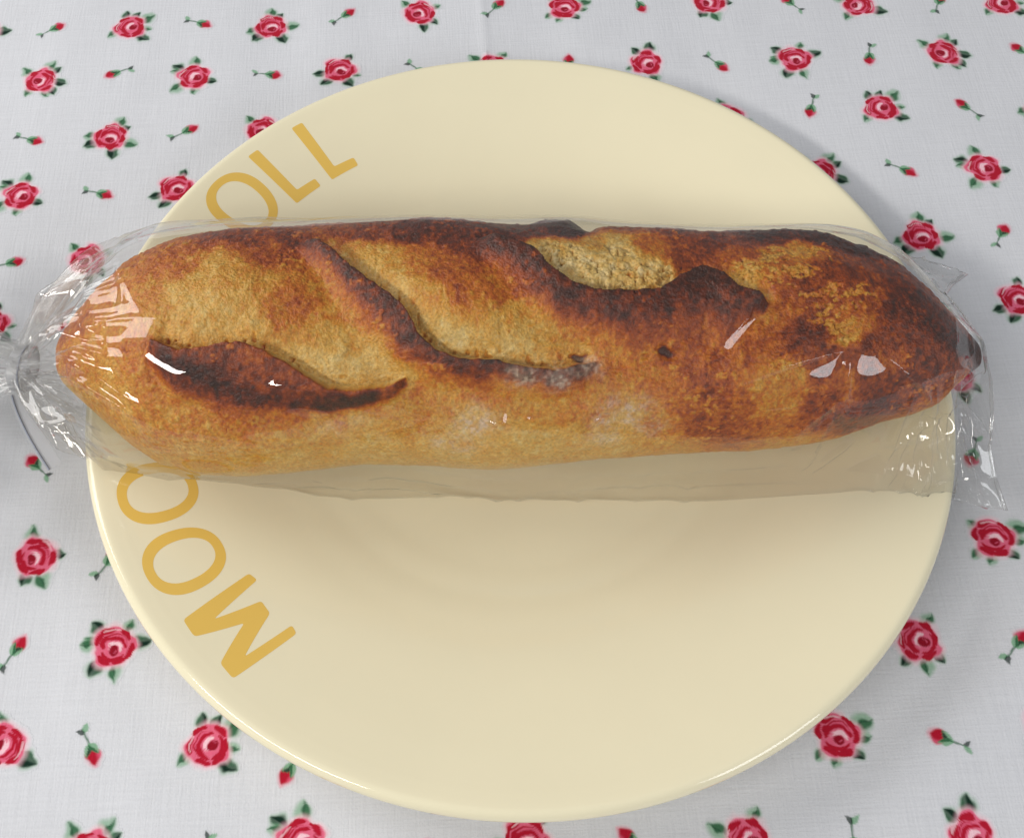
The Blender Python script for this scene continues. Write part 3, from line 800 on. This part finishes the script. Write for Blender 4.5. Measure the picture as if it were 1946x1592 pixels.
def section(x):
    """film round the loaf at x: from the front fold over the crown to the back fold and underneath back again"""
    yc_, b_ = np.interp(x, ST[:, 0], ST[:, 1]), np.interp(x, ST[:, 0], ST[:, 2]) + 2.0
    aa_ = np.linspace(-np.pi, np.pi, 120)
    sec = np.stack([yc_ + b_ * np.sin(aa_), ZC + np.where(np.cos(aa_) < 0, CB, CT) * b_ * np.cos(aa_)], -1)
    yf = np.interp(x, [-96, -42, 30, 99], [-27, -30.5, -34.5, -42]) + 0.6 * float(vnoise(np.array([x]), np.array([0.0]), None, 40, 91)[0]) 
    yb = np.interp(x, [-90, -10, 105], [45, 40.0, 29.5])
    zf = float(np.interp(math.hypot(x, yf), PRS, PZS, right=19)) + 0.8
    zb2 = float(np.interp(math.hypot(x, yb - 9), PRS, PZS, right=19)) + 0.8
    pts = [tuple(p) for p in sec] + [(yf, zf), (yb, 35.0), (yb - 9, zb2)]
    h = np.array(hull2(pts))
    ia = int(np.argmin(np.hypot(h[:, 0] - yf, h[:, 1] - zf))); ib = int(np.argmin(np.hypot(h[:, 0] - yb, h[:, 1] - 35)))
    # hull runs counter-clockwise in (y, z): front -> under -> back -> over
    n = len(h)
    und = [h[(ia + k) % n] for k in range((ib - ia) % n + 1)]
    ove = [h[(ib + k) % n] for k in range((ia - ib) % n + 1)][::-1]
    up = resample(ove, NT); dn = resample(und[::-1], NB + 2)[1:-1]
    return np.concatenate([up, dn])


xa = np.linspace(-92, 94, 190)
rows = []
for x in xa:
    q = section(x)
    rows.append(np.concatenate([np.full((len(q), 1), x), q], 1))
body = np.array(rows)
kw = np.exp(-np.linspace(-1.8, 1.8, 9) ** 2); kw /= kw.sum()
pad = np.pad(body, ((4, 4), (0, 0), (0, 0)), mode='edge')
body = sum(kw[k] * pad[k:k + len(body)] for k in range(9)); body[:, :, 0] = xa[:, None]
tq = np.concatenate([np.linspace(0, 1, NT) * 0.5, 0.5 + np.linspace(0, 1, NB + 2)[1:-1] * 0.5])       # 0 front, .25 top, .5 back, .75 under
# gathered left end
NECK = np.array([-134.0, 0.0, 31.0])
nl = 110
L0 = body[0]
ctr0 = np.array([-92, L0[:, 1].mean(), 30.0])


def ring(ry, rz):
    a = np.pi + tq * 2 * np.pi                                   # start at the front (-y), over the top
    return np.stack([np.zeros_like(a), ry * np.cos(a), -rz * np.sin(a)], -1)


def tri(v):
    return 2 * np.abs(2 * (v - np.floor(v + 0.5))) - 1


left = []
for k in range(1, nl + 1):
    s = k / nl
    x = -92 - 42 * s
    g = max(0.0, 1 - s ** 2.1)
    c = ctr0 * (1 - s ** 1.5) + NECK * s ** 1.5; c[0] = x
    base = (L0 - ctr0) * g; base[:, 0] = 0
    rg0 = ring(5.2, 4.6) * (1 - g)
    A = 0.26 * sstep(0.3, 0.8, s) + 0.22 * sstep(0.8, 1.0, s)
    ph = tq * 13 + 0.6 * np.sin(tq * 17) + 0.25 * np.sin(s * 5 + tq * 9)
    f = 1 + A * tri(ph) + 0.5 * A * tri(tq * 29 + 0.8 * s)
    left.append(c + (base + rg0) * f[:, None])
tail = []
for k in range(1, 46):
    s = k / 45
    c = NECK + np.array([-36 * s, 4 * s, -17 * s * s])
    w = sstep(0, 0.9, s)
    f = 1 + (0.46 + 0.25 * w) * tri(tq * 13 + 0.6 * np.sin(tq * 17) + 0.3 * s)
    tail.append(c + ring(5.2 + 20 * w, 4.6 + 5.0 * w) * f[:, None])
# sealed right end: a seam from the back corner over the loaf's tip to the front corner
SEAM = np.array([(127.1, -46.6, 13.5), (123.5, -39.5, 20.0), (122.0, -33.5, 25.0), (122.7, -27.9, 29.0), (123.3, -19.1, 33.0), (122.5, -8.0, 36.0), (120.6, 1.1, 35.0), (118.4, 9.7, 33.0), (122.9, 15.4, 29.0), (130.0, 21.5, 25.0)])
sm = resample(SEAM, NT); smb = resample(SEAM[::-1] - np.array([0, 0, 0.7]), NB + 2)[1:-1]
seam = np.concatenate([sm, smb])
nr_ = 110
R0 = body[-1]
right = []
for k in range(1, nr_ + 1):
    s = k / nr_
    w = s ** 1.25
    right.append(R0 * (1 - w) + seam * w)
film = np.concatenate([np.array(tail)[::-1], np.array(left)[::-1], body, np.array(right)])
ti, li = len(tail), len(tail) + len(left)
film0, slack = clear_of_bread(film, 0.5)
fx, fy, fz = film0[..., 0], film0[..., 1], film0[..., 2]
loose = sstep(0.0, 7.0, slack)
endl = sstep(-84, -112, fx); endr = sstep(76, 108, fx)
du = np.gradient(film0, axis=0); dv = np.gradient(film0, axis=1)
nf = np.cross(dv, du); nf /= np.linalg.norm(nf, axis=-1, keepdims=True) + 1e-9
# normals should leave the bag
cen = film0.mean(1, keepdims=True)
if ((film0 - cen) * nf).sum(-1).mean() < 0:
    nf = -nf
on_top = (np.arange(NT + NB) < NT)[None, :] * 1.0


def cusp(x, y, z, sc, seed):
    return 1 - 2 * np.abs(vnoise(x, y, z, sc, seed)) ** 0.8


amp = 0.06 + 0.45 * loose + 0.35 * endl + 0.75 * endr * (0.4 + 0.6 * loose)
dsp = amp * (0.9 * cusp(fx * 0.5, fy, fz, 15, 101) + 0.45 * cusp(fx, fy * 0.7, fz * 1.2, 8.0, 102) * (0.2 + endr) + 0.5 * vnoise(fx * 0.4, fy, fz, 17, 103))
# long folds along the slack front
front = sstep(0.14, 0.02, tq)[None, :] * sstep(-92, -70, fx)
dsp += front * (0.55 * np.sin(6.283 * (fz / 9.0 + 0.6 * vnoise(fx, fy * 0, fz * 0, 45, 104))) * (0.5 + 0.5 * vnoise(fx, fz, None, 30, 105)))
back = sstep(0.40, 0.49, tq)[None, :] * on_top * sstep(-92, -70, fx)
dsp += back * 0.5 * np.sin(6.283 * (fz / 7.0 + 0.6 * vnoise(fx, fy * 0, None, 40, 106)))
# single creases: (x, y) to (x, y), height, sharpness
CREASE = [ (-100.0, 40.2, -122.5, 16.1, 1.2, 1.0), (-108.0, 35.4, -118.0, 19.8, 0.9, 0.8), (-108.5, 20.3, -108.4, -11.9, 0.8, 1.6), (-102.9, 14.4, -93.2, -5.7, 0.9, 1.2), (-100.6, 12.6, -97.6, -3.9, 0.7, 1.0), (-129.5, -1.7, -96.9, -5.0, 0.6, 0.8), (-128.3, -6.8, -92.5, -29.3, 1.2, 1.2), (-116.5, -10.1, -92.2, -27.2, 0.9, 1.0), (-125.6, -15.6, -112.3, -19.5, 0.8, 0.8), (44.5, -22.5, 63.6, -5.6, 1.0, 1.6), (63.6, -5.6, 59.5, -17.9, 0.8, 1.0), (93.0, -26.7, 117.2, -18.6, 1.4, 1.8), (78.4, -21.2, 77.7, -32.1, 1.2, 1.0), (79.0, -20.9, 49.3, -28.1, 0.8, 1.0), (86.1, -21.2, 104.6, -29.9, 1.0, 1.0), (108.1, -27.1, 123.4, -48.5, 1.3, 1.0), (109.7, -24.0, 122.2, -31.7, 1.1, 1.0), (102.7, -29.7, 105.2, -36.8, 1.1, 1.0), (107.9, -36.3, 123.7, -47.7, 1.2, 0.9), (64.5, -35.5, 76.8, -29.9, 1.0, 0.9), (93.2, -35.7, 115.6, -22.8, 1.0, 0.9), (116.9, 36.8, 127.7, 19.5, 0.8, 0.8), (116.0, 33.0, 116.2, 19.2, 0.8, 0.8), (112.9, 24.6, 128.4, 21.1, 0.9, 0.8), (121.0, 16.7, 129.2, 20.8, 0.8, 0.8), (-61.9, -26.0, -33.1, -21.7, 0.8, 1.0), (-41.9, -29.9, -12.9, -24.1, 0.8, 1.2) ]
rc = random.Random(12)
for k in range(16):                                              # short random creases fanning out of the loaf's tip
    a_ = math.radians(rc.uniform(-130, -20)); r_ = rc.uniform(4, 14); l_ = rc.uniform(8, 22)
    bx_, by_ = 108 + rc.uniform(-10, 4), -20 + rc.uniform(-6, 4)
    CREASE.append((bx_ + r_ * math.cos(a_), by_ + r_ * math.sin(a_), bx_ + (r_ + l_) * math.cos(a_), by_ + (r_ + l_) * math.sin(a_), rc.uniform(0.5, 1.0), rc.uniform(0.6, 1.0)))
for k in range(26):                                              # pleats running out of the gathered neck
    a_ = math.radians(rc.uniform(-75, 75)); r_ = rc.uniform(3, 14); l_ = rc.uniform(10, 34)
    CREASE.append((-132 + r_ * math.cos(a_), r_ * math.sin(a_), -132 + (r_ + l_) * math.cos(a_ * 0.9), (r_ + l_) * math.sin(a_ * 0.9), rc.uniform(0.35, 0.9), rc.uniform(0.6, 1.1)))
for k in range(14):                                              # slanting creases between the loaf and the front edge
    bx_ = rc.uniform(-80, 95); by_ = np.interp(bx_, [-96, 99], [-33, -38])
    CREASE.append((bx_, by_, bx_ + rc.uniform(-16, 16), by_ + rc.uniform(2, 5), rc.uniform(0.5, 1.2), rc.uniform(0.5, 0.9)))
for k in range(7):                                               # faint long creases over the crown
    bx_ = rc.uniform(-85, 50); by_ = rc.uniform(-22, 22)
    CREASE.append((bx_, by_, bx_ + rc.uniform(20, 55), by_ + rc.uniform(-14, 14), rc.uniform(0.15, 0.35), rc.uniform(0.8, 1.6)))
for k in range(12):                                              # slack folds under the front of the loaf
    bx_ = rc.uniform(-80, 90); by_ = np.interp(bx_, [-96, 99], [-29, -40]) + rc.uniform(-1, 4)
    CREASE.append((bx_, by_, bx_ + rc.uniform(12, 40), by_ + rc.uniform(-4, 3), rc.uniform(0.4, 0.9), rc.uniform(0.7, 1.2)))
for (x0, y0, x1, y1, h, w) in CREASE:
    dx, dy = x1 - x0, y1 - y0; L = math.hypot(dx, dy)
    t = ((fx - x0) * dx + (fy - y0) * dy) / (L * L)
    d = np.abs((fx - x0) * dy - (fy - y0) * dx) / L
    if x0 > 40:
        h, w = h * 1.6, w * 0.8
    dsp += on_top * h * np.exp(-d / w) * sstep(-0.12, 0.25, t) * sstep(1.12, 0.75, t)
edge_keep = np.ones(len(film0)); edge_keep[-14:] = np.linspace(1, 0.15, 14)
film1 = film0 + nf * (dsp * edge_keep[:, None])[..., None]
film1, _ = clear_of_bread(film1, 0.35)
q_ = np.pad(film1, ((1, 1), (0, 0), (0, 0)), mode='edge'); q_ = 0.25 * q_[:-2] + 0.5 * q_[1:-1] + 0.25 * q_[2:]
q_ = 0.25 * np.roll(q_, 1, 1) + 0.5 * q_ + 0.25 * np.roll(q_, -1, 1)
keep = (0.35 + 0.65 * sstep(55, 80, film1[..., 0]))[..., None]     # relax the sheet a little, least at the crumpled end
film1 = film1 * keep + q_ * (1 - keep)
# rest on the plate and the cloth
rad = np.hypot(film1[..., 0], film1[..., 1])
ground = np.where(rad < 120.3, np.interp(rad, PRS, PZS, right=19.4) + 0.35, 0.6)
film1[..., 2] = np.maximum(film1[..., 2], ground)
hz = 0.004 + 0.085 * sstep(-100, -128, film1[..., 0]) + 0.014 * sstep(85, 112, film1[..., 0]) + 0.015 * sstep(0.13, 0.04, tq)[None, :] * on_top + 0.03 * sstep(0.42, 0.48, tq)[None, :] * on_top
bag = empty('bread_bag', (0, 0, 6))
tag(bag, 'clear crinkled cellophane bag wrapped round the baguette and gathered at the left', 'bag')
fb = mesh_np('film', film1.reshape(-1, 3), grid_faces(len(film1), NT + NB, True), M_film, None, True, np.repeat(hz.reshape(-1, 1), 3, 1))
fb.parent = bag; fb.location = -Vector(bag.location)
_p = fb.data.polygons[(li + 90) * (NT + NB) + NT // 2]
if _p.normal.z < 0:
    fb.data.flip_normals()

# hazy strip added along the right-end seam to draw a bright outline
sl_ = film1[-1, :NT:2]
so_ = np.stack([film1[-1, :NT:2] + [0, 0, 0.25], film1[-4, :NT:2] + [0, 0, 0.25], film1[-4, :NT:2] + [0.0, 0, -0.1], film1[-1, :NT:2] + [0.25, 0, -0.5]], 1)
sw = mesh_np('seam', so_.reshape(-1, 3), grid_faces(len(so_), 4, True), M_bright_edge, None)
sw.parent = bag; sw.location = -Vector(bag.location)

# ------------------------------------------------------------------ the twist tie round the neck
tie = empty('twist_tie', (-134, 0, 24))
tag(tie, 'clear plastic twist tie with grey wire round the neck of the bag', 'twist tie')


def sweep(name, pts, side, wid, thick, mat):
    """a flat strip along pts; side gives the direction of its width at each point"""
    pts = np.asarray(pts, float); side = np.asarray(side, float)
    tg = np.gradient(pts, axis=0); tg /= np.linalg.norm(tg, axis=1, keepdims=True)
    side = side - tg * (side * tg).sum(1, keepdims=True); side /= np.linalg.norm(side, axis=1, keepdims=True)
    nn = np.cross(tg, side)
    prof_ = [(-.5, -.5), (.5, -.5), (.5, .5), (-.5, .5)]
    V_ = np.stack([pts + side * wid * a + nn * thick * b for a, b in prof_], 1)
    n = len(pts)
    F_ = np.concatenate([grid_faces(n, 4, True), [[0, 1, 2, 3], [4 * n - 1, 4 * n - 2, 4 * n - 3, 4 * n - 4]]])
    o = mesh_np(name, V_.reshape(-1, 3), F_, mat, None, False)
    o.parent = tie; o.location = -Vector(tie.location)
    return o


def tube(name, pts, rad_, mat):
    pts = np.asarray(pts, float)
    tg = np.gradient(pts, axis=0); tg /= np.linalg.norm(tg, axis=1, keepdims=True)
    ref = np.where(np.abs(tg[:, :1]) < 0.9, [[1.0, 0, 0]], [[0, 1.0, 0]])
    a = np.cross(tg, ref); a /= np.linalg.norm(a, axis=1, keepdims=True); b = np.cross(tg, a)
    an = np.arange(8) / 8 * 2 * np.pi
    V_ = pts[:, None] + rad_ * (a[:, None] * np.cos(an)[None, :, None] + b[:, None] * np.sin(an)[None, :, None])
    o = mesh_np(name, V_.reshape(-1, 3), grid_faces(len(pts), 8, True), mat, None)
    o.parent = tie; o.location = -Vector(tie.location)
    return o


a = np.linspace(0, 2 * np.pi, 49)
loop = np.stack([-133.6 + 1.2 * np.cos(a), 0.0 + 6.4 * np.cos(a), 31.0 + 5.7 * np.sin(a)], -1)
sweep('band', loop, np.tile([1.0, -0.15, 0], (49, 1)), 3.6, 0.25, M_tie)
tube('wire', loop + np.array([1.3, 0, 0]) + (loop - [-133.6, 0, 31]) * 0.03, 0.32, M_wire)
q = np.linspace(0, 1, 24)[:, None]
p0, p1, p2 = np.array([-135.0, -6.5, 29.0]), np.array([-133, -14, 26.0]), np.array([-125.5, -24.5, 19.5])
tl_ = p0 * (1 - q) ** 2 + 2 * p1 * q * (1 - q) + p2 * q * q
sweep('tail', tl_, np.tile([0.8, 0.55, 0.1], (24, 1)), 4.4, 0.2, M_tie)
tube('tail_wire', tl_ + np.array([-1.2, -0.9, 0.25]), 0.3, M_wire)
